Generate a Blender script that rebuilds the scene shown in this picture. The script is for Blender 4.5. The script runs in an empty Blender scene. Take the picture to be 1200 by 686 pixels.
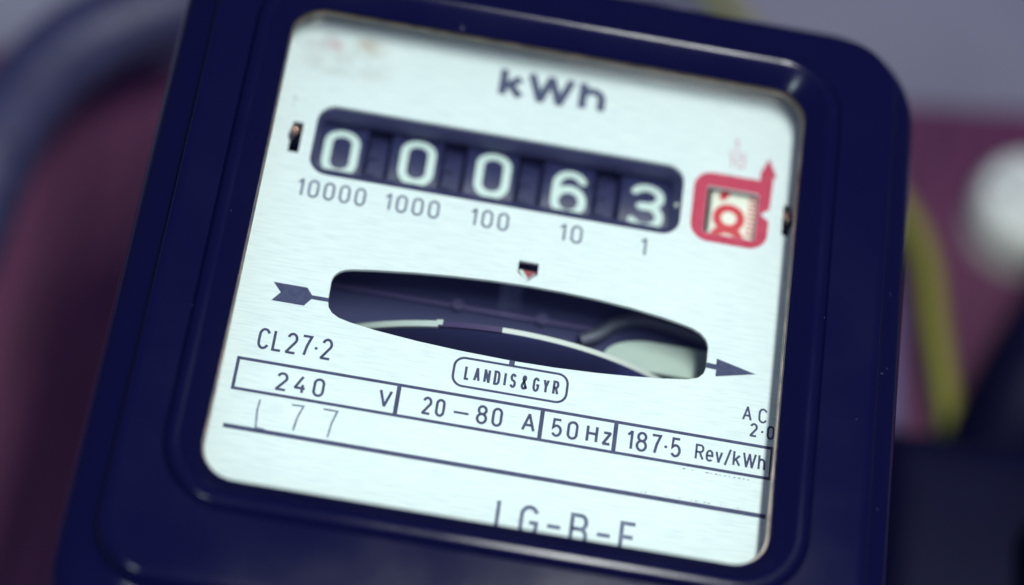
import bpy, bmesh, math, random
from mathutils import Vector, Matrix
random.seed(4)
S = bpy.context.scene
C = S.collection

# ------------------------------------------------------------------ camera, world, lamps, exposure
# All geometry is laid out in millimetres as P(x, y, h): x right, y up the face plate, h out of the
# plate towards the viewer; the meter hangs upright, so world = (x, -h, y) / 1000.
def P(x, y, h=0.0):
    return Vector((x/1000.0, -h/1000.0, y/1000.0))

cam_d = bpy.data.cameras.new('camera')
cam = bpy.data.objects.new('camera', cam_d); C.objects.link(cam)
cam_d.sensor_width = 36.0; cam_d.lens = 80.0
cam_d.clip_start = 0.01; cam_d.clip_end = 50.0
_r = Vector((0.98456, -0.11558, 0.13145))       # right
_d = Vector((0.17015, 0.45582, -0.87366))       # down
_f = Vector((0.04106, 0.88254, 0.46845))        # forward
cam.matrix_world = Matrix(((_r.x, -_d.x, -_f.x, -0.015897), (_r.y, -_d.y, -_f.y, -0.341663),
                           (_r.z, -_d.z, -_f.z, -0.181354), (0, 0, 0, 1)))
cam_d.dof.use_dof = True
cam_d.dof.focus_distance = 0.3795
cam_d.dof.aperture_fstop = 3.8
cam_d.dof.aperture_blades = 0
S.camera = cam

W = bpy.data.worlds.new('World'); S.world = W; W.use_nodes = True
bg = W.node_tree.nodes['Background']
bg.inputs['Color'].default_value = (0.13, 0.16, 0.58, 1); bg.inputs['Strength'].default_value = 0.30

def area(name, loc, target, size, power, color, size_y=None):
    l = bpy.data.lights.new(name, 'AREA'); l.energy = power; l.color = color
    l.shape = 'RECTANGLE' if size_y else 'DISK'; l.size = size
    if size_y: l.size_y = size_y
    o = bpy.data.objects.new(name, l); C.objects.link(o); o.location = loc
    o.rotation_euler = (Vector(target) - Vector(loc)).to_track_quat('-Z', 'Y').to_euler()
    return o
area('window_strip', P(60, -34, 450), P(0, -35, 0), 0.045, 2.35, (0.95, 1.0, 0.96), 0.23)
area('violet_fill', P(-80, -400, 700), P(-20, 0, -40), 0.8, 0.40, (0.58, 0.54, 1.0), 0.16)  # added violet fill, there for the highlights on the cover's bead and lower edge

area('left_glint_fill', P(-300, -420, 450), P(-80, 0, -80), 0.10, 1.0, (0.74, 0.92, 0.86), 0.10)  # added lamp: lifts the board at the left and gives the corner glints

S.view_settings.view_transform = 'Standard'; S.view_settings.look = 'None'
S.view_settings.exposure = 0.0; S.view_settings.gamma = 1.0
S.view_settings.use_curve_mapping = False

# ------------------------------------------------------------------ materials
def mat(name, col, rough=0.5, metal=0.0, spec=0.5, coat=0.0):
    m = bpy.data.materials.new(name); m.use_nodes = True
    b = m.node_tree.nodes['Principled BSDF']
    b.inputs['Base Color'].default_value = (*col, 1); b.inputs['Roughness'].default_value = rough
    b.inputs['Metallic'].default_value = metal; b.inputs['Specular IOR Level'].default_value = spec
    b.inputs['Coat Weight'].default_value = coat
    return m
def nodes(m):
    return m.node_tree.nodes, m.node_tree.links, m.node_tree.nodes['Principled BSDF']
def noise(m, scale, detail=4.0, stretch=(1, 1, 1), rough=0.5):
    n, l, b = nodes(m)
    tc = n.new('ShaderNodeTexCoord'); mp = n.new('ShaderNodeMapping'); t = n.new('ShaderNodeTexNoise')
    mp.inputs['Scale'].default_value = stretch
    t.inputs['Scale'].default_value = scale; t.inputs['Detail'].default_value = detail
    t.inputs['Roughness'].default_value = rough
    l.new(tc.outputs['Object'], mp.inputs['Vector']); l.new(mp.outputs[0], t.inputs['Vector'])
    return t
def ramp(m, src, stops):
    n, l, b = nodes(m)
    r = n.new('ShaderNodeValToRGB'); e = r.color_ramp.elements
    e[0].position, e[0].color = stops[0][0], (*stops[0][1], 1)
    e[1].position, e[1].color = stops[-1][0], (*stops[-1][1], 1)
    for p, c in stops[1:-1]:
        x = e.new(p); x.color = (*c, 1)
    l.new(src, r.inputs['Fac']); return r
def vary(m, scale, a, b_, stretch=(1, 1, 1), lo=0.35, hi=0.65, bump=0.0, detail=5.0):
    n, l, b = nodes(m)
    t = noise(m, scale, detail, stretch); r = ramp(m, t.outputs['Fac'], [(lo, a), (hi, b_)])
    l.new(r.outputs['Color'], b.inputs['Base Color'])
    if bump:
        bp = n.new('ShaderNodeBump'); bp.inputs['Strength'].default_value = 0.4
        bp.inputs['Distance'].default_value = bump
        l.new(t.outputs['Fac'], bp.inputs['Height']); l.new(bp.outputs[0], b.inputs['Normal'])
    return t

M = {}
M['cover'] = mat('moulded_navy_black_plastic', (0.0032, 0.0034, 0.029), 0.24, 0, 0.26)
def cover_detail(m):
    n, l, b = nodes(m)
    t = noise(m, 900, 3); t2 = noise(m, 45, 5)
    r = ramp(m, t2.outputs['Fac'], [(0.35, (0.14,)*3), (0.7, (0.24,)*3)])
    l.new(r.outputs['Color'], b.inputs['Roughness'])
    bp = n.new('ShaderNodeBump'); bp.inputs['Strength'].default_value = 0.12; bp.inputs['Distance'].default_value = 0.00005
    l.new(t.outputs['Fac'], bp.inputs['Height']); l.new(bp.outputs[0], b.inputs['Normal'])
    d = noise(m, 420, 2); r2 = ramp(m, d.outputs['Fac'], [(0.75, (0.0032, 0.0034, 0.029)), (0.79, (0.06, 0.058, 0.10))])
    l.new(r2.outputs['Color'], b.inputs['Base Color'])
cover_detail(M['cover'])
M['casing'] = mat('black_casing', (0.008, 0.009, 0.045), 0.4)
M['inside'] = mat('inside_paint', (0.024, 0.029, 0.10), 0.7)
M['frame'] = mat('register_frame_plastic', (0.046, 0.049, 0.13), 0.6)
M['drum'] = mat('drum_black', (0.018, 0.022, 0.105), 0.45)
vary(M['drum'], 500, (0.015, 0.018, 0.070), (0.027, 0.031, 0.098))
M['gear'] = mat('gear_black', (0.024, 0.027, 0.095), 0.6)
M['numeral'] = mat('numeral_white', (0.66, 0.82, 0.76), 0.6)
M['ivory'] = mat('drum_ivory', (0.88, 0.92, 0.78), 0.6)
M['redprint'] = mat('numeral_red', (0.66, 0.035, 0.05), 0.6)
M['marker'] = mat('marker_crimson', (0.62, 0.055, 0.11), 0.6)
vary(M['marker'], 700, (0.50, 0.035, 0.08), (0.60, 0.055, 0.11))
M['faintred'] = mat('faded_pink_print', (0.62, 0.22, 0.30), 0.7)
M['ink'] = mat('printed_ink', (0.055, 0.065, 0.16), 0.6)
vary(M['ink'], 900, (0.028, 0.034, 0.10), (0.05, 0.06, 0.14))
M['inkgrey'] = mat('printed_ink_thin', (0.17, 0.20, 0.29), 0.6)
vary(M['inkgrey'], 800, (0.075, 0.095, 0.17), (0.15, 0.19, 0.27))
M['inkbold'] = mat('printed_ink_bold', (0.065, 0.078, 0.15), 0.6)
M['pencil'] = mat('pencil_grey', (0.20, 0.24, 0.31), 0.8)
vary(M['pencil'], 1200, (0.09, 0.115, 0.19), (0.28, 0.34, 0.40))
M['gold'] = mat('brass_rim', (0.55, 0.40, 0.24), 0.32, 1.0)
vary(M['gold'], 300, (0.58, 0.48, 0.38), (0.32, 0.28, 0.25))
M['steel'] = mat('steel', (0.45, 0.45, 0.48), 0.35, 1.0)
M['copper'] = mat('copper', (0.75, 0.42, 0.32), 0.3, 1.0)
M['discmetal'] = mat('disc_metal', (0.15, 0.17, 0.46), 0.5, 0.15)
M['rim'] = mat('bright_rim_metal', (0.80, 0.95, 0.86), 0.28, 0.35)
M['rimwhite'] = mat('rim_white_paint', (0.66, 0.72, 0.66), 0.5)
M['rimblack'] = mat('rim_black_mark', (0.05, 0.035, 0.11), 0.5)
M['magnet'] = mat('magnet_nickel', (0.50, 0.66, 0.57), 0.55, 0.1)
vary(M['magnet'], 90, (0.42, 0.53, 0.47), (0.50, 0.61, 0.54))
M['dull'] = mat('dull_bar', (0.075, 0.06, 0.17), 0.4, 0.2)
M['screwhead'] = mat('screw_head', (0.09, 0.085, 0.19), 0.4, 0.2)
M['greystrip'] = mat('grey_strip', (0.11, 0.12, 0.16), 0.5, 0.3)
M['redflag'] = mat('red_flag', (0.36, 0.07, 0.075), 0.5)

# face plate: white lacquered sheet, faint horizontal brushing, brown stain in the upper left corner
M['plate'] = mat('white_lacquered_sheet', (0.80, 0.93, 0.90), 0.5, 0, 0.3)
def plate_detail(m):
    n, l, b = nodes(m)
    g = noise(m, 2600, 3, (0.08, 1, 1)); g2 = noise(m, 60, 6)
    r = ramp(m, g.outputs['Fac'], [(0.28, (0.68, 0.78, 0.795)), (0.5, (0.765, 0.865, 0.86)), (0.72, (0.81, 0.905, 0.89))])
    r2 = ramp(m, g2.outputs['Fac'], [(0.3, (0.96, 0.97, 0.97)), (0.6, (1, 1, 1))])
    mx = n.new('ShaderNodeMix'); mx.data_type = 'RGBA'; mx.blend_type = 'MULTIPLY'; mx.inputs['Factor'].default_value = 1
    l.new(r.outputs['Color'], mx.inputs['A']); l.new(r2.outputs['Color'], mx.inputs['B'])
    tc = n.new('ShaderNodeTexCoord'); last = mx.outputs['Result']
    st = noise(m, 190, 5, (0.6, 1, 1), 0.6)
    for (x, y, rx, ry, col, amt) in ((-41.0, 43.6, 5.0, 3.2, (0.54, 0.47, 0.48), 0.8), (-31.2, 43.9, 4.2, 2.8, (0.56, 0.52, 0.45), 0.8),
                                     (-35, 39.5, 10.0, 4.6, (0.56, 0.60, 0.56), 0.7), (-37.4, 42.8, 2.0, 2.2, (0.62, 0.46, 0.48), 0.6)):
        mp = n.new('ShaderNodeMapping'); mp.vector_type = 'TEXTURE'
        mp.inputs['Location'].default_value = (x/1000, 0, y/1000); mp.inputs['Scale'].default_value = (rx/1000, 1, ry/1000)
        l.new(tc.outputs['Object'], mp.inputs['Vector'])
        gr = n.new('ShaderNodeTexGradient'); gr.gradient_type = 'SPHERICAL'; l.new(mp.outputs[0], gr.inputs['Vector'])
        sr = ramp(m, st.outputs['Fac'], [(0.38, (0,)*3), (0.62, (1,)*3)])
        mu = n.new('ShaderNodeMath'); mu.operation = 'MULTIPLY'; l.new(gr.outputs['Fac'], mu.inputs[0]); l.new(sr.outputs['Color'], mu.inputs[1])
        m2 = n.new('ShaderNodeMath'); m2.operation = 'MULTIPLY'; m2.use_clamp = True
        l.new(mu.outputs[0], m2.inputs[0]); m2.inputs[1].default_value = amt*1.8
        mm = n.new('ShaderNodeMix'); mm.data_type = 'RGBA'
        l.new(m2.outputs[0], mm.inputs['Factor']); l.new(last, mm.inputs['A']); mm.inputs['B'].default_value = (*col, 1)
        last = mm.outputs['Result']
    l.new(last, b.inputs['Base Color'])
    bp = n.new('ShaderNodeBump'); bp.inputs['Strength'].default_value = 0.15; bp.inputs['Distance'].default_value = 0.00004
    l.new(g.outputs['Fac'], bp.inputs['Height']); l.new(bp.outputs[0], b.inputs['Normal'])
plate_detail(M['plate'])

# clear window: thin sheet, mostly transmitting, with its own surface reflection
gm = bpy.data.materials.new('clear_window'); gm.use_nodes = True
n = gm.node_tree.nodes; l = gm.node_tree.links; n.clear()
o_ = n.new('ShaderNodeOutputMaterial'); mx = n.new('ShaderNodeMixShader'); tr = n.new('ShaderNodeBsdfTransparent')
gl = n.new('ShaderNodeBsdfGlossy'); fr = n.new('ShaderNodeFresnel')
fr.inputs['IOR'].default_value = 1.45; gl.inputs['Roughness'].default_value = 0.03
tr.inputs['Color'].default_value = (0.985, 0.995, 0.99, 1)
l.new(fr.outputs[0], mx.inputs['Fac']); l.new(tr.outputs[0], mx.inputs[1]); l.new(gl.outputs[0], mx.inputs[2]); l.new(mx.outputs[0], o_.inputs['Surface'])
M['glass'] = gm

M['wall'] = mat('grey_plaster', (0.17, 0.175, 0.27), 0.85)
vary(M['wall'], 14, (0.24, 0.24, 0.31), (0.29, 0.285, 0.36), bump=0.001)
M['board'] = mat('maroon_painted_wood', (0.055, 0.014, 0.06), 0.55)
vary(M['board'], 30, (0.085, 0.017, 0.060), (0.135, 0.031, 0.088), (6, 6, 0.6), bump=0.0004)
M['cable'] = mat('black_cable_sheath', (0.035, 0.035, 0.09), 0.5)
vary(M['cable'], 120, (0.03, 0.03, 0.08), (0.045, 0.045, 0.11), bump=0.0002)
M['greycable'] = mat('grey_cable_sheath', (0.14, 0.12, 0.26), 0.6)
vary(M['greycable'], 90, (0.12, 0.10, 0.23), (0.17, 0.15, 0.29))
M['whitebox'] = mat('white_moulded_plastic', (0.62, 0.70, 0.64), 0.5)
vary(M['whitebox'], 40, (0.76, 0.82, 0.74), (0.84, 0.88, 0.80))
M['blackbox'] = mat('black_moulded_plastic', (0.003, 0.004, 0.03), 0.6, 0, 0.15)
vary(M['blackbox'], 60, (0.0015, 0.002, 0.018), (0.003, 0.0035, 0.026))
M['earth'] = mat('green_yellow_insulation', (0.5, 0.5, 0.02), 0.45)
def earth(m):      # two-colour stripe running along the wire, as on earth conductors
    n, l, b = nodes(m)
    tc = n.new('ShaderNodeTexCoord'); sp = n.new('ShaderNodeSeparateXYZ'); l.new(tc.outputs['UV'], sp.inputs[0])
    ad = n.new('ShaderNodeMath'); ad.inputs[1].default_value = 0.88; l.new(sp.outputs['X'], ad.inputs[0])
    fl = n.new('ShaderNodeMath'); fl.operation = 'FRACT'; l.new(ad.outputs[0], fl.inputs[0])
    r = ramp(m, fl.outputs[0], [(0.0, (0.02, 0.09, 0.03)), (0.46, (0.02, 0.09, 0.03)), (0.5, (0.29, 0.27, 0.035)), (1.0, (0.29, 0.27, 0.035))])
    l.new(r.outputs['Color'], b.inputs['Base Color'])
earth(M['earth'])

# ------------------------------------------------------------------ mesh helpers
def link(name, me, m, parent=None, off=None):
    o = bpy.data.objects.new(name, me); C.objects.link(o)
    if m: me.materials.append(m)
    if parent: o.parent = parent
    if off is not None: o.location = off
    return o
def from_bm(name, bm, m, parent=None, off=None, smooth=None):
    bmesh.ops.recalc_face_normals(bm, faces=bm.faces)
    me = bpy.data.meshes.new(name); bm.to_mesh(me); bm.free()
    if smooth is not None:
        for p in me.polygons: p.use_smooth = True
        me.set_sharp_from_angle(angle=math.radians(smooth))
    return link(name, me, m, parent, off)
def rr(cx, cy, hx, hy, r, n=10):
    pts = []
    for k, (sx, sy) in enumerate(((1, 1), (-1, 1), (-1, -1), (1, -1))):
        for i in range(n+1):
            a = math.radians(90*k + 90*i/n)
            pts.append((cx + sx*(hx-r) + r*math.cos(a), cy + sy*(hy-r) + r*math.sin(a)))
    return pts
def sweep(loops, close=False, cap_first=False, cap_last=False):
    """loops: list of (points, h) with equal counts -> quads"""
    bm = bmesh.new(); L = []
    for pts, h in loops: L.append([bm.verts.new(P(x, y, h)) for x, y in pts])
    n = len(L[0]); m = len(L)
    for a in range(m if close else m-1):
        A, B = L[a], L[(a+1) % m]
        for i in range(n):
            j = (i+1) % n; bm.faces.new((A[i], A[j], B[j], B[i]))
    if cap_first: bm.faces.new(L[0])
    if cap_last: bm.faces.new(L[-1][::-1])
    return bm
def box(bm, x0, x1, y0, y1, h0, h1, bev=0.0):
    vs = [bm.verts.new(P(x, y, h)) for h in (h0, h1) for x, y in ((x0, y0), (x1, y0), (x1, y1), (x0, y1))]
    fs = [bm.faces.new([vs[i] for i in q]) for q in ((0, 1, 2, 3), (7, 6, 5, 4), (0, 4, 5, 1), (1, 5, 6, 2), (2, 6, 7, 3), (3, 7, 4, 0))]
    if bev: bmesh.ops.bevel(bm, geom=list({e for f in fs for e in f.edges}), offset=bev/1000, segments=3, affect='EDGES', profile=0.5)
    return bm
def extruded(pts, h0, h1, bev=0.0):
    bm = bmesh.new()
    a = [bm.verts.new(P(x, y, h1)) for x, y in pts]; b = [bm.verts.new(P(x, y, h0)) for x, y in pts]
    bm.faces.new(a); bm.faces.new(b[::-1]); n_ = len(pts)
    for i in range(n_): bm.faces.new((a[i], b[i], b[(i+1) % n_], a[(i+1) % n_]))
    return bm
def sheet_with_holes(name, outline, holes, h_front, thick, m, parent, off=None):
    cu = bpy.data.curves.new(name, 'CURVE'); cu.dimensions = '2D'; cu.fill_mode = 'BOTH'
    cu.extrude = thick/2000.0
    for pts in [outline]+holes:
        s = cu.splines.new('POLY'); s.points.add(len(pts)-1); s.use_cyclic_u = True
        for p, (x, y) in zip(s.points, pts): p.co = (x/1000, y/1000, 0, 1)
    tmp = bpy.data.objects.new('tmp', cu); C.objects.link(tmp)
    bpy.context.view_layer.update()
    me = bpy.data.meshes.new_from_object(tmp.evaluated_get(bpy.context.evaluated_depsgraph_get()))
    bpy.data.objects.remove(tmp); bpy.data.curves.remove(cu)
    for v in me.vertices:
        x, y, z = v.co; v.co = (x, -(h_front-thick/2)/1000 - z, y)
    me.materials.clear()
    for p in me.polygons: p.use_smooth = False
    return link(name, me, m, parent, off)
def tube(pts, r, seg=20, sub=10, caps=True, uv=False, twist=0.0):
    """Catmull-Rom tube through world points"""
    pts = [Vector(p) for p in pts]; q = [pts[0]*2-pts[1]]+pts+[pts[-1]*2-pts[-2]]; path = []
    for i in range(1, len(q)-2):
        for k in range(sub):
            t = k/sub; a, b, c, d = q[i-1], q[i], q[i+1], q[i+2]
            path.append(0.5*((2*b)+(c-a)*t+(2*a-5*b+4*c-d)*t*t+(3*b-a-3*c+d)*t**3))
    path.append(pts[-1]); bm = bmesh.new(); rings = []
    uvl = bm.loops.layers.uv.new('UVMap') if uv else None
    nrm = Vector((0, -1, 0))
    for i, p in enumerate(path):
        tg = (path[min(i+1, len(path)-1)]-path[max(i-1, 0)]).normalized()
        nrm = (nrm - tg*nrm.dot(tg)).normalized(); bn = tg.cross(nrm)
        rings.append([bm.verts.new(p + r*(math.cos(a)*nrm+math.sin(a)*bn)) for a in [2*math.pi*j/seg + twist*i for j in range(seg)]])
    for i in range(len(rings)-1):
        for j in range(seg):
            k = (j+1) % seg; f = bm.faces.new((rings[i][j], rings[i][k], rings[i+1][k], rings[i+1][j]))
            if uv:
                for lp, u in zip(f.loops, (j, j+1, j+1, j)): lp[uvl].uv = (u/seg, i*0.1)
    if caps: bm.faces.new(rings[0]); bm.faces.new(rings[-1][::-1])
    return bm
def cyl(bm, c, axis, r, L, seg=24, bev=0.0):
    m_ = axis.to_track_quat('Z', 'Y').to_matrix().to_4x4(); m_.translation = c
    g = bmesh.ops.create_cone(bm, cap_ends=True, segments=seg, radius1=r, radius2=r, depth=L, matrix=m_)
    return g

# ------------------------------------------------------------------ stroke lettering
def arc(cx, cy, rx, ry, a0, a1, n=12):
    return [(cx+rx*math.cos(math.radians(a0+(a1-a0)*i/n)), cy+ry*math.sin(math.radians(a0+(a1-a0)*i/n))) for i in range(n+1)]
XH = 0.72
G = {   # glyph: (width relative to height, [(points, closed)])
 '0': (.50, [(arc(.5, .74, .5, .26, 0, 180)+arc(.5, .26, .5, .26, 180, 360), True)]),
 '1': (.24, [([(0, .78), (.95, 1), (.95, 0)], False)]),
 '2': (.52, [(arc(.5, .73, .48, .27, 165, -25)+[(0, 0), (1, 0)], False)]),
 '3': (.54, [(arc(.45, .75, .5, .25, 150, -88)+[(.25, .505)], False), (arc(.45, .26, .53, .26, 86, -150), False)]),
 '4': (.56, [([(.66, 1), (0, .28), (1, .28)], False), ([(.74, .5), (.74, 0)], False)]),
 '5': (.50, [([(.92, 1), (.12, 1), (.06, .5)]+arc(.48, .32, .5, .31, 128, -150), False)]),
 '6': (.52, [(arc(.5, .30, .5, .30, 0, 360, 24)[:-1], True), ([(0, .3)]+arc(.5, .68, .5, .32, 180, 28), False)]),
 '7': (.50, [([(0, 1), (1, 1), (.62, .5), (.42, 0)], False)]),
 '8': (.54, [(arc(.5, .77, .43, .23, 0, 360, 24)[:-1], True), (arc(.5, .27, .5, .27, 0, 360, 24)[:-1], True)]),
 'b': (.56, [(arc(.5, .75, .44, .25, 0, 360, 24)[:-1], True), (arc(.5, .24, .5, .24, 0, 360, 24)[:-1], True)]),
 'q': (.56, [([(0, 1), (1, 1), (.22, 0)], False)]),
 '9': (.52, [(arc(.5, .70, .5, .30, 0, 360, 24)[:-1], True), ([(1, .7)]+arc(.5, .32, .5, .32, 0, -152), False)]),
 'A': (.58, [([(0, 0), (.5, 1), (1, 0)], False), ([(.17, .33), (.83, .33)], False)]),
 'B': (.56, [([(0, 0), (0, 1)]+arc(.6, .76, .36, .24, 90, -90)+[(0, .52)], False), ([(.6, .52)]+arc(.62, .26, .38, .26, 90, -90)+[(0, 0)], False)]),
 'C': (.54, [(arc(.5, .70, .5, .30, 20, 180)+arc(.5, .30, .5, .30, 180, 340), False)]),
 'D': (.54, [([(0, 0), (0, 1)]+arc(.45, .72, .55, .28, 90, 0)+arc(.45, .28, .55, .28, 0, -90), True)]),
 'E': (.50, [([(1, 1), (0, 1), (0, 0), (1, 0)], False), ([(0, .52), (.9, .52)], False)]),
 'G': (.58, [(arc(.5, .70, .5, .30, 20, 180)+arc(.5, .30, .5, .30, 180, 360)+[(1, .46), (.55, .46)], False)]),
 'H': (.58, [([(0, 0), (0, 1)], False), ([(1, 0), (1, 1)], False), ([(0, .52), (1, .52)], False)]),
 'I': (.05, [([(.5, 0), (.5, 1)], False)]),
 'L': (.46, [([(0, 1), (0, 0), (1, 0)], False)]),
 'N': (.56, [([(0, 0), (0, 1), (1, 0), (1, 1)], False)]),
 'R': (.56, [([(0, 0), (0, 1)]+arc(.55, .755, .42, .245, 90, -90)+[(0, .51)], False), ([(.5, .51), (1, 0)], False)]),
 'S': (.54, [(arc(.5, .75, .46, .25, 20, 180)[:-1]+arc(.5, .78, .46, .27, 190, 250, 4)+[(.62, .5)]+arc(.5, .25, .5, .26, 55, -160), False)]),
 'V': (.56, [([(0, 1), (.5, 0), (1, 1)], False)]),
 'W': (.95, [([(0, 1), (.26, 0), (.5, .95), (.74, 0), (1, 1)], False)]),
 'Y': (.54, [([(0, 1), (.5, .45), (1, 1)], False), ([(.5, .47), (.5, 0)], False)]),
 'e': (.46, [([(.04, .36), (.98, .36)]+arc(.5, .44, .48, .28, 0, 180)[1:]+arc(.5, .28, .48, .28, 180, 320), False)]),
 'v': (.44, [([(0, XH), (.5, 0), (1, XH)], False)]),
 'k': (.48, [([(0, 0), (0, 1)], False), ([(.95, XH), (.05, .30)], False), ([(.34, .44), (1, 0)], False)]),
 'h': (.44, [([(0, 0), (0, 1)], False), ([(0, .42)]+arc(.5, .46, .5, .26, 165, 0)+[(1, 0)], False)]),
 'z': (.42, [([(0, XH), (1, XH), (0, 0), (1, 0)], False)]),
 '/': (.38, [([(0, -.12), (1, 1.05)], False)]),
 '-': (.50, [([(0, .45), (1, .45)], False)]),
 '.': (.05, [([(.5, 0), (.5, .03)], False)]),
 'm': (.05, [([(.5, .45), (.5, .47)], False)]),      # raised decimal dot
 '&': (.62, [([(1, 0), (.22, .72)]+arc(.45, .84, .24, .16, 190, -20)+[(.12, .38)]+arc(.42, .24, .40, .24, 165, 360), False)]),
}
def resample(pts, step, closed):
    out = []; q = pts+[pts[0]] if closed else pts
    for a, b in zip(q, q[1:]):
        L = math.hypot(b[0]-a[0], b[1]-a[1]); n_ = max(1, int(L/step))
        out += [(a[0]+(b[0]-a[0])*i/n_, a[1]+(b[1]-a[1])*i/n_) for i in range(n_)]
    if not closed: out.append(q[-1])
    return out
def ribbon(bm, pts, w, closed, put, lift, round_cap=False):
    if not closed:                      # very sharp corners: two overlapping strokes instead of a mitre
        for i in range(1, len(pts)-1):
            a, b, c = pts[i-1], pts[i], pts[i+1]
            d1 = (b[0]-a[0], b[1]-a[1]); d2 = (c[0]-b[0], c[1]-b[1]); l1 = math.hypot(*d1); l2 = math.hypot(*d2)
            if l1 > w and l2 > w and (d1[0]*d2[0]+d1[1]*d2[1])/(l1*l2) < -0.45:
                e = 0.18*w
                ribbon(bm, pts[:i]+[(b[0]+d1[0]/l1*e, b[1]+d1[1]/l1*e)], w, False, put, lift, round_cap)
                ribbon(bm, [(b[0]-d2[0]/l2*e, b[1]-d2[1]/l2*e)]+pts[i+1:], w, False, put, lift+0.003, round_cap)
                return
    clean = [pts[0]]
    for p in pts[1:]:
        if math.hypot(p[0]-clean[-1][0], p[1]-clean[-1][1]) > 1e-4: clean.append(p)
    if closed and math.hypot(clean[0][0]-clean[-1][0], clean[0][1]-clean[-1][1]) < 1e-4: clean.pop()
    pts = clean; n_ = len(pts); L, Rr = [], []
    for i, (x, y) in enumerate(pts):
        a = pts[i-1] if (i > 0 or closed) else None; b = pts[(i+1) % n_] if (i < n_-1 or closed) else None
        d1 = ((x-a[0]), (y-a[1])) if a else (b[0]-x, b[1]-y); d2 = ((b[0]-x), (b[1]-y)) if b else d1
        l1 = math.hypot(*d1) or 1; l2 = math.hypot(*d2) or 1
        n1 = (-d1[1]/l1, d1[0]/l1); n2 = (-d2[1]/l2, d2[0]/l2)
        mx_, my_ = n1[0]+n2[0], n1[1]+n2[1]; k = mx_*mx_+my_*my_
        if k < 0.5: k = 0.5
        s = w/2*2/k
        L.append((x+mx_*s, y+my_*s)); Rr.append((x-mx_*s, y-my_*s))
    vL = [bm.verts.new(put(x, y, lift)) for x, y in L]; vR = [bm.verts.new(put(x, y, lift)) for x, y in Rr]
    for i in range(n_ if closed else n_-1):
        j = (i+1) % n_
        bm.faces.new((vL[i], vR[i], vR[j], vL[j]))
    if round_cap and not closed:
        for c, a, b, nx in ((pts[0], vL[0], vR[0], pts[1]), (pts[-1], vR[-1], vL[-1], pts[-2])):
            th = math.atan2(c[1]-nx[1], c[0]-nx[0])
            arcp = [bm.verts.new(put(c[0]+w/2*math.cos(th+t), c[1]+w/2*math.sin(th+t), lift)) for t in [math.radians(q_) for q_ in (-60, -30, 0, 30, 60)]]
            loop = [b]+arcp+[a] if False else [a, b]+arcp
            try: bm.faces.new(loop)
            except ValueError: pass
flat = lambda x, y, lift: P(x, y, lift)
def write(s, x0, x1, yb, yt, w, m, parent, name='printed_text', put=flat, ws=0.86, gap=.24, space=.45, step=None, rc=False, lift=0.03, jit=0.0):
    """lay the string between x0 and x1, caps between yb and yt (outer extents)"""
    if put is flat: w *= 1.1
    H = yt-yb; tot = 0; items = []
    for i, ch in enumerate(s):
        if ch == ' ': tot += space; continue
        if items and s[i-1] != ' ': tot += gap
        items.append((ch, tot)); tot += G[ch][0]*ws+w/H
    k = (x1-x0)/(tot*H) if x1 is not None else 1.0
    bm = bmesh.new(); c = 0
    for ch, t in items:
        gw = G[ch][0]*ws*H*k; gx = x0+t*H*k+w/2
        for pts, closed in G[ch][1]:
            q = [(gx+u*gw, yb+w/2+v*(H-w)) for u, v in pts]
            if ch in '.m': q = [(q[0][0], q[0][1]-w*0.5), (q[0][0], q[0][1]+w*0.5)]
            if step: q = resample(q, step, closed)
            ribbon(bm, q, w, closed, put, lift+0.006*(c % 4), rc); c += 1
    return from_bm(name, bm, m, parent)

# ------------------------------------------------------------------ THE METER
ROOT = P(0.5, -66, -135)
meter = bpy.data.objects.new('electricity_meter', None); C.objects.link(meter); meter.location = ROOT
meter['label'] = 'black electricity meter with a white kWh face plate behind a square window'
meter['category'] = 'electricity meter'
OFF = -ROOT
def part(name, bm, m, smooth=40): return from_bm(name, bm, m, meter, OFF, smooth)

WX, WY, WHX, WHY = 0.45, 0.0, 45.7, 45.4        # window
OX, OY, OHX, OHY = 0.55, -3.8, 65.0, 64.8       # outside of the cover
NC = 14
def w_(d, h, r=6.0): return (rr(WX, WY, WHX+d, WHY+d, max(r+d*0.95, 1.0), NC), h)
def mixr(t, h, g=0.0):       # t = 0 outer edge of the cover, t = 1 rim of its flat face
    k = lambda a, b: a+(b-a)*t
    return (rr(k(0.95, 1.7), k(-7.9, -3.0), k(66.0, 59.7)+g, k(70.1, 59.9)+g, k(17.5, 9.5), NC), h)
def o__(d, h): return mixr(0, h, -d)
loops = [w_(2.4, 4.5), w_(0.25, 6.9), w_(0.0, 7.3), w_(0.05, 7.7), w_(0.35, 8.05), w_(1.5, 9.2), w_(2.9, 10.35), w_(3.3, 10.66), w_(3.6, 10.84), w_(3.9, 10.92), w_(4.3, 10.96), w_(4.8, 10.93), w_(5.2, 10.82), w_(5.5, 10.6), w_(5.75, 10.25), w_(6.05, 9.8), w_(6.25, 9.5), w_(6.45, 9.5), w_(8.2, 9.5), mixr(1, 9.5, -1.2)]
for t_, h_ in ((1, 9.5), (.985, 9.46), (.965, 9.34), (.94, 9.05), (.915, 8.6), (.89, 8.0), (.865, 7.3), (.83, 6.75), (.78, 6.4), (.6, 5.95), (.4, 5.4), (.24, 4.7), (.12, 3.8), (.04, 2.6), (0, 1.2)):
    loops.append(mixr(t_, h_))
loops += [o__(-0.15, -2), o__(-1.8, -70), o__(0.6, -70), o__(2.6, -2), (rr(0.55, -2.05, 57.0, 57.0, 10, NC), 4.5)]
cover = part('cover', sweep(loops, close=True), M['cover'], 32)
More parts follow.
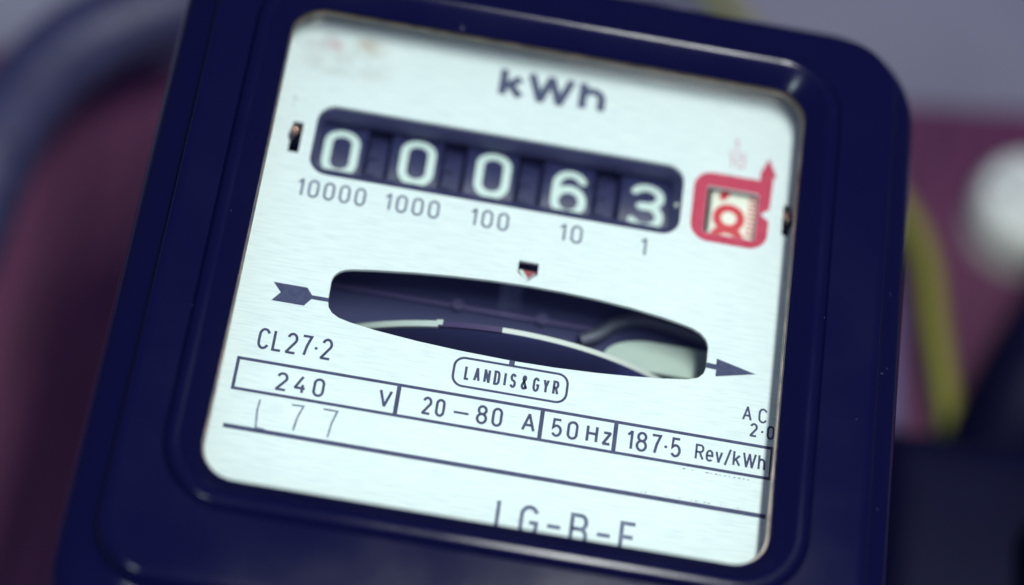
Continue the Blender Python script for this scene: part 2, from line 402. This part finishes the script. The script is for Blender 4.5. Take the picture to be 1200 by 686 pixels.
# rear half of the case
back = sweep([o__(-3.2, -70.2), o__(-3.6, -71), o__(-3.6, -132), o__(-2.8, -133)], cap_first=False, cap_last=True)
part('rear_case', back, M['casing'], 40)
lip = sweep([o__(-1.0, -70.15), o__(-3.4, -70.15), o__(-3.4, -73), o__(1, -73)], close=True); part('case_gasket', lip, M['casing'])

# brass rim round the window and the clear pane
def rim_loop(d, h): return (rr(WX, WY, WHX+d, WHY+d, 6.0+d, NC), h)
part('window_rim', sweep([rim_loop(-0.30, 6.55), rim_loop(-0.20, 6.85), rim_loop(0.9, 6.85), rim_loop(0.9, 6.3), rim_loop(-0.30, 6.3)], close=True), M['gold'], 30)
part('window_pane', extruded(rr(WX, WY, WHX+1.6, WHY+1.6, 7, NC), 5.3, 6.2), M['glass'], 30)

# face plate and its openings
slot_top = [(-30.47, -3.6), (-30.2, -2.6), (-29.55, -1.75), (-28.6, -1.15), (-27.2, -0.78), (-23.5, -0.19), (-16.3, 0.70), (-10, 1.28), (-4, 1.66), (2.71, 1.86), (9, 1.80), (15, 1.52), (20.57, 1.05), (25.83, 0.34), (29.2, -0.28), (31.4, -0.80), (32.9, -1.55), (33.9, -2.55), (34.4, -3.8)]
slot_bot = [(-30.4, -7.4), (-30.1, -8.7), (-29.4, -9.6), (-28.2, -10.3), (-26.1, -10.82), (-21.69, -11.46), (-14.34, -12.15), (-7.05, -12.55), (1.7, -12.78), (8.96, -12.68), (16.19, -12.32), (21.97, -11.84), (27.0, -11.3), (31.4, -10.65), (33.2, -10.0), (34.1, -9.0), (34.42, -7.6)]
slot = slot_top + slot_bot[::-1]
counter = rr(-5.53, 23.57, 32.7, 7.1, 3.3, 8)
tenths = rr(35.98, 22.95, 4.55, 4.75, 0.5, 4)
tenths = [(x, y) for x, y in tenths]
lhole = rr(-41.3, 23.0, 0.95, 3.1, 0.15, 2)
rhole = rr(45.9, 23.4, 0.75, 3.1, 0.15, 2)
penta = [(0.40, 6.42), (3.86, 6.42), (3.86, 4.12), (2.2, 2.48), (0.40, 4.12)]
plate = sheet_with_holes('face_plate', rr(0.45, 0, 50.5, 50.5, 3, 6), [counter, slot, tenths, lhole, rhole, penta], 0.0, 0.7, M['plate'], meter, OFF)

I, IG = M['ink'], M['inkgrey']
def strip(pts, w, m, name='printed_line', lift=0.02, closed=False):
    bm = bmesh.new(); ribbon(bm, pts, w, closed, flat, lift); return from_bm(name, bm, m, plate)
# ratings box, its dividers and the ruled line
strip([(-43.05, -20.67), (46.85, -20.67), (46.85, -26.22), (-43.05, -26.22)], 0.55, I, 'printed_frame', closed=True)
for x in (-16.12, 8.0, 20.43): strip([(x, -20.95), (x, -25.95)], 0.72, I, lift=0.026)
strip([(-43.3, -33.06), (46.7, -33.06)], 0.78, I)
# maker's cartouche joined to the opening above it
lg = [(x, y) for x, y in rr(1.9, -16.33, 9.6, 2.62, 1.75, 6)]
strip(lg, 0.42, I, 'printed_frame', closed=True)
strip([(1.75, -12.7), (1.75, -13.62)], 0.95, I, lift=0.03)
write('LANDIS & GYR', -5.85, 10.1, -17.72, -15.05, 0.38, I, plate, gap=.30, space=.40, ws=.55)
write('k', -7.8, -2.9, 38.35, 45.1, 1.3, M['inkbold'], plate, 'printed_letter')
write('W', -2.9, 6.3, 38.35, 45.1, 1.3, M['inkbold'], plate, 'printed_letter')
write('h', 6.6, 11.9, 38.35, 45.1, 1.3, M['inkbold'], plate, 'printed_letter')
write('10000', -39.35, -27.4, 11.5, 15.1, 0.38, IG, plate, 'printed_number')
write('1000', -24.1, -14.5, 11.55, 15.1, 0.38, IG, plate, 'printed_number')
write('100', -9.1, -2.35, 11.5, 15.1, 0.38, IG, plate, 'printed_number')
write('10', 6.5, 10.6, 11.5, 15.1, 0.38, IG, plate, 'printed_number')
write('1', 20.75, None, 11.45, 15.05, 0.38, IG, plate, 'printed_number')
write('CL27m2', -40.6, -28.2, -18.45, -14.5, 0.42, I, plate, 'printed_text', gap=.17)
write('240', -36.3, -28.2, -25.35, -21.95, 0.42, I, plate, 'printed_number', gap=.30)
write('V', -19.25, -16.9, -25.15, -21.9, 0.42, I, plate)
write('20', -11.95, -8.15, -25.2, -21.9, 0.42, I, plate, 'printed_number')
strip([(-6.6, -23.83), (-4.1, -23.83)], 0.42, I, 'printed_dash')
write('80', -2.85, 1.5, -25.25, -21.75, 0.42, I, plate, 'printed_number')
write('A', 4.8, 7.15, -25.15, -21.75, 0.42, I, plate)
write('50', 9.75, 14.25, -25.25, -21.85, 0.42, I, plate, 'printed_number')
write('Hz', 15.6, 19.9, -25.2, -21.95, 0.44, I, plate)
write('187m5', 22.4, 31.6, -25.3, -21.65, 0.42, I, plate, 'printed_number', gap=.17)
write('Rev/kWh', 34.0, 45.85, -25.0, -22.1, 0.34, I, plate, gap=.13)
write('AC', 41.3, 45.55, -16.4, -13.65, 0.32, I, plate, gap=.42)
write('2m0', 42.75, 46.95, -19.15, -16.6, 0.34, I, plate, 'printed_number', gap=.26)
write('I', 2.55, None, -44.0, -37.75, 0.6, IG, plate, 'printed_letter')
write('G-B-E', 6.6, 25.7, -43.6, -38.0, 0.62, IG, plate, gap=.30, ws=1.0)
# handwritten pencil figures
strip([(-38.2, -27.5), (-38.35, -29.6), (-38.05, -32.55), (-36.5, -32.72)], 0.33, M['pencil'], 'pencil_mark')
strip([(-32.95, -27.5), (-31.05, -27.42), (-31.7, -29.6), (-32.0, -32.0)], 0.33, M['pencil'], 'pencil_mark')
strip([(-27.75, -27.3), (-25.45, -27.3), (-26.05, -29.7), (-26.3, -32.15)], 0.33, M['pencil'], 'pencil_mark')
# worn-off remains of a line of print above and below the ruled space
bm = bmesh.new()
for i in range(22):
    x = 27.5+i*0.78; 
    if random.random() < 0.45: continue
    ww = random.uniform(0.15, 0.6); ribbon(bm, [(x, -27.02), (x+ww, -27.02)], random.uniform(0.08, 0.16), False, flat, 0.02)
for i in range(26):
    x = 25.0+i*0.7
    if random.random() < 0.4: continue
    ww = random.uniform(0.15, 0.55); ribbon(bm, [(x, -32.35), (x+ww, -32.35)], random.uniform(0.07, 0.13), False, flat, 0.02)
from_bm('worn_print', bm, I, plate)
bm = bmesh.new()
for x, y in ((-42.9, 30.7), (-43.0, 29.2), (-42.7, 30.3), (-33.9, 42.3), (-33.5, 42.5), (-34.9, 42.3)):
    ribbon(bm, [(x, y), (x+0.12, y+random.uniform(.2, .5))], 0.22, False, flat, 0.02)
from_bm('dark_speck', bm, M['pencil'], plate)
# direction arrow: tail at the left of the opening, head at its right
def flatpoly(pts, m, name, lift=0.03):
    bm = bmesh.new(); bm.faces.new([bm.verts.new(P(x, y, lift)) for x, y in pts]); return from_bm(name, bm, m, plate)
flatpoly([(-39.95, -5.72), (-34.2, -5.72), (-33.2, -7.0), (-30.3, -7.0), (-30.3, -7.75), (-33.2, -7.75), (-34.2, -9.2), (-39.75, -9.2), (-38.45, -7.45)], I, 'printed_arrow_tail')
flatpoly([(34.38, -6.85), (36.05, -6.95), (36.05, -5.80), (42.95, -7.52), (36.1, -9.2), (36.1, -7.95), (34.4, -7.85)], I, 'printed_arrow_head')
# crimson surround of the tenths figure, notch in its right side, arrow on top
outer = []
outer += arc(32.2, 27.3, 3.25, 3.25, 180, 90, 6) + [(40.6, 30.62), (40.55, 31.7), (40.35, 31.7), (41.85, 35.4), (43.5, 31.7), (42.95, 31.6), (42.7, 25.0), (41.15, 23.65), (42.7, 22.6)]
outer += arc(39.4, 19.7, 3.3, 3.2, 0, -90, 6) + arc(32.4, 19.9, 3.4, 3.4, -90, -180, 6)
mk = sheet_with_holes('printed_marker', outer, [rr(35.98, 22.95, 4.6, 4.8, 0.5, 4)], 0.03, 0.02, M['marker'], plate)
write('1', 35.35, None, 35.95, 38.3, 0.24, M['faintred'], plate, 'printed_number')
strip([(34.4, 35.45), (37.8, 35.45)], 0.22, M['faintred'], 'printed_dash')
write('10', 34.6, 37.6, 32.3, 34.8, 0.24, M['faintred'], plate, 'printed_number')

# register: funnel frame, drums, gears
def rc(x0, x1, y0, y1, r): return rr((x0+x1)/2, (y0+y1)/2, (x1-x0)/2, (y1-y0)/2, r, 8)
fr_ = [(rc(-38.35, 27.3, 16.35, 30.8, 3.4), -0.75), (rc(-38.1, 27.1, 16.8, 30.6, 3.2), -1.1), (rc(-37.3, 25.7, 20.1, 29.9, 1.2), -4.1), (rc(-37.35, 25.75, 20.05, 29.95, 1.2), -4.45),
       (rc(-40, 28.3, 14.5, 33.5, 3.4), -4.45), (rc(-40, 28.3, 14.5, 33.5, 3.4), -0.75)]
part('register_frame', sweep(fr_, close=True), M['frame'], 25)
bm = bmesh.new(); bmesh.ops.create_uvsphere(bm, u_segments=12, v_segments=8, radius=0.00048, matrix=Matrix.Translation(P(26.6, 23.9, -2.2))); part('white_dot', bm, M['rimwhite'])
RD, AXY, AXH = 18.0, 25.0, -22.7
def wrap(rot):
    def f(x, y, lift):
        a = (y-AXY)/RD + rot; r = RD+lift
        return P(x, AXY + r*math.sin(a), AXH + r*math.cos(a))
    return f
def drum_mesh(x0, x1, r, seg=64):
    bm = bmesh.new(); prof = [(x0, r*0.35), (x0, r-0.35), (x0+0.35, r), (x1-0.35, r), (x1, r-0.35), (x1, r*0.35)]
    L = [[bm.verts.new(P(x, AXY+q*math.sin(2*math.pi*k/seg), AXH+q*math.cos(2*math.pi*k/seg))) for k in range(seg)] for x, q in prof]
    for a in range(len(L)):
        A, B = L[a], L[(a+1) % len(L)]
        for i in range(seg): bm.faces.new((A[i], A[(i+1) % seg], B[(i+1) % seg], B[i]))
    return bm
step = 2*math.pi/10
for cx, dg, dy in ((-33.2, 0, -0.75), (-19.65, 0, -0.1), (-6.1, 0, 0.05), (7.75, 6, -0.95), (21.75, 3, -0.95)):
    d = part('number_drum', drum_mesh(cx-5.2, cx+4.2, RD), M['drum'], 30)
    for nb in (-1, 0, 1):
        ch = str((dg-nb) % 10); gw = 6.6 if ch != '1' else 3.2
        write(ch, cx-gw/2, cx+gw/2, AXY-4.7, AXY+4.7, 1.45, M['numeral'], d, 'numeral', put=wrap(dy/RD+nb*step), step=0.5, rc=True, lift=0.03)
for cx in (-26.85, -13.35, 0.5, 14.4):     # toothed carry rings between the drums
    bm = drum_mesh(cx-1.9, cx+1.9, 15.2, 48)
    for k in range(30):
        a = 2*math.pi*k/30+0.05; u = Vector((0, -math.cos(a), math.sin(a)))
        m_ = Matrix.Translation(P(cx-1.0, AXY, AXH)+u*0.0154) @ Matrix.Rotation(-a, 4, 'X') @ Matrix.Diagonal((0.0018, 0.0009, 0.0006, 1))
        bmesh.ops.create_cube(bm, size=1.0, matrix=m_)
    part('carry_gear', bm, M['gear'], 30)
AXH0 = AXH; AXH = -19.7
d = part('tenths_drum', drum_mesh(32.5, 43.2, RD-0.3), M['ivory'], 30)
rot8 = -4.0/RD
for nb in (-1, 0, 1):
    ch = str(8-nb)
    write({'8': 'b', '7': 'q'}.get(ch, ch), 36.0-3.2, 36.0+3.2, AXY-(5.9 if ch == '7' else 4.85), AXY+4.85, 1.5, M['redprint'], d, 'numeral', put=wrap(rot8+nb*step), step=0.5, rc=True, lift=-0.24)
bm = bmesh.new(); f = wrap(0)
for k in range(-22, 10):
    yy = AXY+k*0.93; ribbon(bm, [(39.2, yy), (41.6, yy)], 0.42, False, f, -0.24)
g_ = from_bm('graduation_scale', bm, M['redprint'], d); g_['kind'] = 'stuff'
AXH = AXH0
bm = bmesh.new(); cyl(bm, P(3, AXY, AXH), Vector((1, 0, 0)), 0.003, 0.088); part('drum_shaft', bm, M['steel'], 30)

# small pins behind the side slots, little flag in the five-sided opening
for x, s in ((-42.15, 1), (46.6, -1)):
    bm = bmesh.new(); cyl(bm, P(x+s*0.55, 23.0, -0.2), Vector((0, 1, 0)), 0.0004, 0.004, 12)
    bmesh.ops.create_uvsphere(bm, u_segments=16, v_segments=10, radius=0.0008, matrix=Matrix.Translation(P(x+s*0.5, 24.2, 0.25)))
    part('pin', bm, M['copper'], 60)
    bm = bmesh.new(); bmesh.ops.create_uvsphere(bm, u_segments=16, v_segments=10, radius=0.00085, matrix=Matrix.Translation(P(x+s*0.1, 23.2, 0.0)) @ Matrix.Diagonal((0.7, 0.5, 1.3, 1)))
    part('pin_clamp', bm, M['casing'], 60)
bm = extruded([(0.9, 5.3), (3.5, 5.3), (3.4, 4.7), (2.3, 3.5), (1.0, 4.7)], -2.4, -1.2); part('red_flag', bm, M['redflag'])
bm = extruded([(0.45, 5.0), (1.2, 5.1), (2.25, 3.75), (2.4, 3.0), (1.9, 3.0)], -1.4, -0.75); part('flag_edge', bm, M['rim'])
bm = extruded([(2.25, 3.0), (2.3, 3.7), (3.5, 4.9), (3.75, 4.6), (3.4, 4.0)], -1.4, -0.85); part('flag_edge', bm, M['steel'])

# rotor disc with marked edge, brake magnet, bars inside
DX, DH, DR, DY = 1.1, -47.4, 45.8, -6.55
def disc(bm, r0, r1, y0, y1, a0, a1, n_, full=False):
    L = []
    for k in range(n_ + (0 if full else 1)):
        a = math.radians(a0+(a1-a0)*k/n_); s, c = math.sin(a), math.cos(a)
        L.append([bm.verts.new(P(DX+r*s, y, DH+r*c)) for r, y in ((r0, y0), (r1, y0), (r1, y1), (r0, y1))])
    for k in range(n_):
        A, B = L[k], L[(k+1) % len(L)]
        for i in range(4): bm.faces.new((A[i], A[(i+1) % 4], B[(i+1) % 4], B[i]))
    if not full: bm.faces.new(L[0]); bm.faces.new(L[-1][::-1])
    return bm
dsk = part('rotor_disc', disc(bmesh.new(), 2.0, DR-0.1, DY-0.48, DY+0.48, 0, 360, 128, True), M['discmetal'], 30)
for a0, a1, m_, hh in ((-80, -15.9, 'rim', 0.55), (-15.9, -2.1, 'rimblack', 0.5), (-2.1, 60, 'rimwhite', 0.46)):
    from_bm('rim_marking', disc(bmesh.new(), DR-0.6, DR+0.05, DY-hh, DY+hh, a0, a1, 60), M[m_], dsk, None, 30)
from_bm('rim_marking', disc(bmesh.new(), DR-0.4, DR+0.12, DY-0.2, DY+0.75, -16.3, -14.9, 4), M['rim'], dsk, None, 30)
bm = bmesh.new(); cyl(bm, P(DX, -5, DH), Vector((0, 0, 1)), 0.0022, 0.06); part('rotor_spindle', bm, M['steel'], 30)
def rounded_left(x0, x1, y0, y1, r):
    return arc(x0+r*2.1, y1-r, r*2.1, r, 180, 90, 12)+[(x1, y1), (x1, y0)]+arc(x0+1, y0+1, 1, 1, -90, -180, 4)
bm = extruded(rounded_left(17.8, 44, -5.2, 0.6, 4.2), -30, -10.5)
part('brake_magnet', bm, M['magnet'], 40)
bm = box(bmesh.new(), 21, 44, -12.5, -7.6, -30, -11.5, 0.4); part('magnet_yoke', bm, M['discmetal'], 40)
bm = box(bmesh.new(), -40, 19, 1.7, 2.6, -13.0, -12.2, 0.2); part('cross_bar', bm, M['dull'], 40)
for x in (-8.5, 6.5):
    bm = bmesh.new(); cyl(bm, P(x, 2.1, -12.0), Vector((0, 1, 0)), 0.0011, 0.0008, 20); part('bar_screw', bm, M['screwhead'], 30)
bm = tube([P(13.5, -1.2, -11.2), P(16.5, 0.6, -11.2), P(19.5, 3.4, -11.3), P(23.5, 4.9, -11.4), P(29, 4.6, -11.4), P(36, 3.2, -11.4)], 0.0012, 20, 8)
part('spring_strip', bm, M['greystrip'], 60)
bm = box(bmesh.new(), -46, 47, -5.2, 15, -14.5, -13.2, 0.3); part('inner_shield', bm, M['inside'], 40)
bm = box(bmesh.new(), -52, 53, -52, 52, -99, -82); part('mechanism_back_plate', bm, M['inside'], 40)

# ------------------------------------------------------------------ behind the meter
def own(o, label, cat, group=None):
    o['label'] = label; o['category'] = cat
    if group: o['group'] = group
    return o
bm = box(bmesh.new(), -1500, 1500, -1200, 1200, -175, -158); w = from_bm('wall', bm, M['wall']); w['kind'] = 'structure'
# wooden mounting board, hung a little crooked
def board_pts():
    a = math.atan2(27.9, 203.5); ux, uy = math.cos(a), math.sin(a)
    tl = (-88.2-190*ux, 119.0-190*uy); W_, H_ = 520, 420
    return [tl, (tl[0]+W_*ux, tl[1]+W_*uy), (tl[0]+W_*ux+H_*uy, tl[1]+W_*uy-H_*ux), (tl[0]+H_*uy, tl[1]-H_*ux)]
bm = extruded(board_pts()[::-1], -157.9, -134)
bmesh.ops.bevel(bm, geom=bm.edges[:], offset=0.0015, segments=2, affect='EDGES')
own(from_bm('mounting_board', bm, M['board'], None, None, 40), 'dark maroon wooden board fixed to the grey wall behind the meter', 'board')
# thick black cable, upper left
bm = tube([P(40, 300, -123), P(8, 205, -120), P(-25, 152, -112), P(-55, 128, -104), P(-83, 111.5, -100), P(-100, 98, -100), P(-109, 82, -100), P(-113.5, 62, -100), P(-116.5, 38, -104), P(-123, 0, -112), P(-136, -60, -122), P(-160, -160, -123)], 0.0100, 28, 12)
own(from_bm('thick_cable', bm, M['cable'], None, None, 40), 'thick black cable bending down past the upper left of the meter', 'cable')
# earth wire
bm = tube([P(20, 186, -126), P(48.5, 157, -126), P(76, 130, -126), P(99.8, 102, -126), P(106.5, 74, -126), P(112.5, 45, -128)], 0.0031, 20, 12, uv=True)
own(from_bm('earth_wire', bm, M['earth'], None, None, 60), 'thin green and yellow striped wire passing behind the meter', 'wire')
# grey cable close behind the right edge
bm = tube([P(84, 140, -150), P(92, 90, -128), P(94.0, 60, -123), P(94, 44, -121)], 0.0045, 20, 10)
own(from_bm('grey_cable', bm, M['greycable'], None, None, 60), 'grey sheathed cable running down close behind the right edge of the meter', 'cable')
# round white junction box at the right
jb = bpy.data.objects.new('junction_box', None); C.objects.link(jb); JX, JY = 127.5, 112.5; jb.location = P(JX, JY, -134)
own(jb, 'round white junction box on the board at the right edge', 'junction box')
def lathe(bm, prof, seg=48, cx=0, cy=0):
    L = [[bm.verts.new(P(cx+r*math.cos(2*math.pi*k/seg), cy+r*math.sin(2*math.pi*k/seg), h)) for k in range(seg)] for r, h in prof]
    for A, B in zip(L, L[1:]):
        for i in range(seg): bm.faces.new((A[i], A[(i+1) % seg], B[(i+1) % seg], B[i]))
    bm.faces.new(L[0]); bm.faces.new(L[-1][::-1]); return bm
from_bm('base', lathe(bmesh.new(), [(13.6, 0), (13.6, 7), (13.3, 8)]), M['whitebox'], jb, None, 40)
from_bm('lid', lathe(bmesh.new(), [(13.2, 8.05), (14.0, 8.6), (13.9, 13), (12.4, 15.5), (7, 16.8), (2, 17)]), M['whitebox'], jb, None, 40)
for s in (-1, 1):
    from_bm('screw', lathe(bmesh.new(), [(1.9, 15.8), (1.9, 17.0), (1.2, 17.4)], 20, s*8.5, 0), M['steel'], jb, None, 30)
# black fused cut-out, lower right
fb = bpy.data.objects.new('fused_cut_out', None); C.objects.link(fb); fb.location = P(138, -40, -134)
own(fb, 'black moulded fuse unit on the board beside the lower right of the meter', 'fuse unit')
FO = -fb.location
from_bm('fuse_base', box(bmesh.new(), 82, 178, -90, 43, -134, -108, 8), M['blackbox'], fb, FO, 40)
from_bm('fuse_carrier', box(bmesh.new(), 85, 174, -70, 28, -108.2, -78, 8), M['blackbox'], fb, FO, 40)
from_bm('handle', box(bmesh.new(), 112, 160, -40, 8, -78.2, -64, 4), M['blackbox'], fb, FO, 40)
bm = tube([P(190, 160, -120), P(153, 118, -112), P(137, 84, -105), P(124, 56, -104), P(119, 41, -114)], 0.0125, 24, 12)
own(from_bm('supply_tail', bm, M['blackbox'], None, None, 40), 'black cable slanting down into the fuse unit at the right', 'cable')
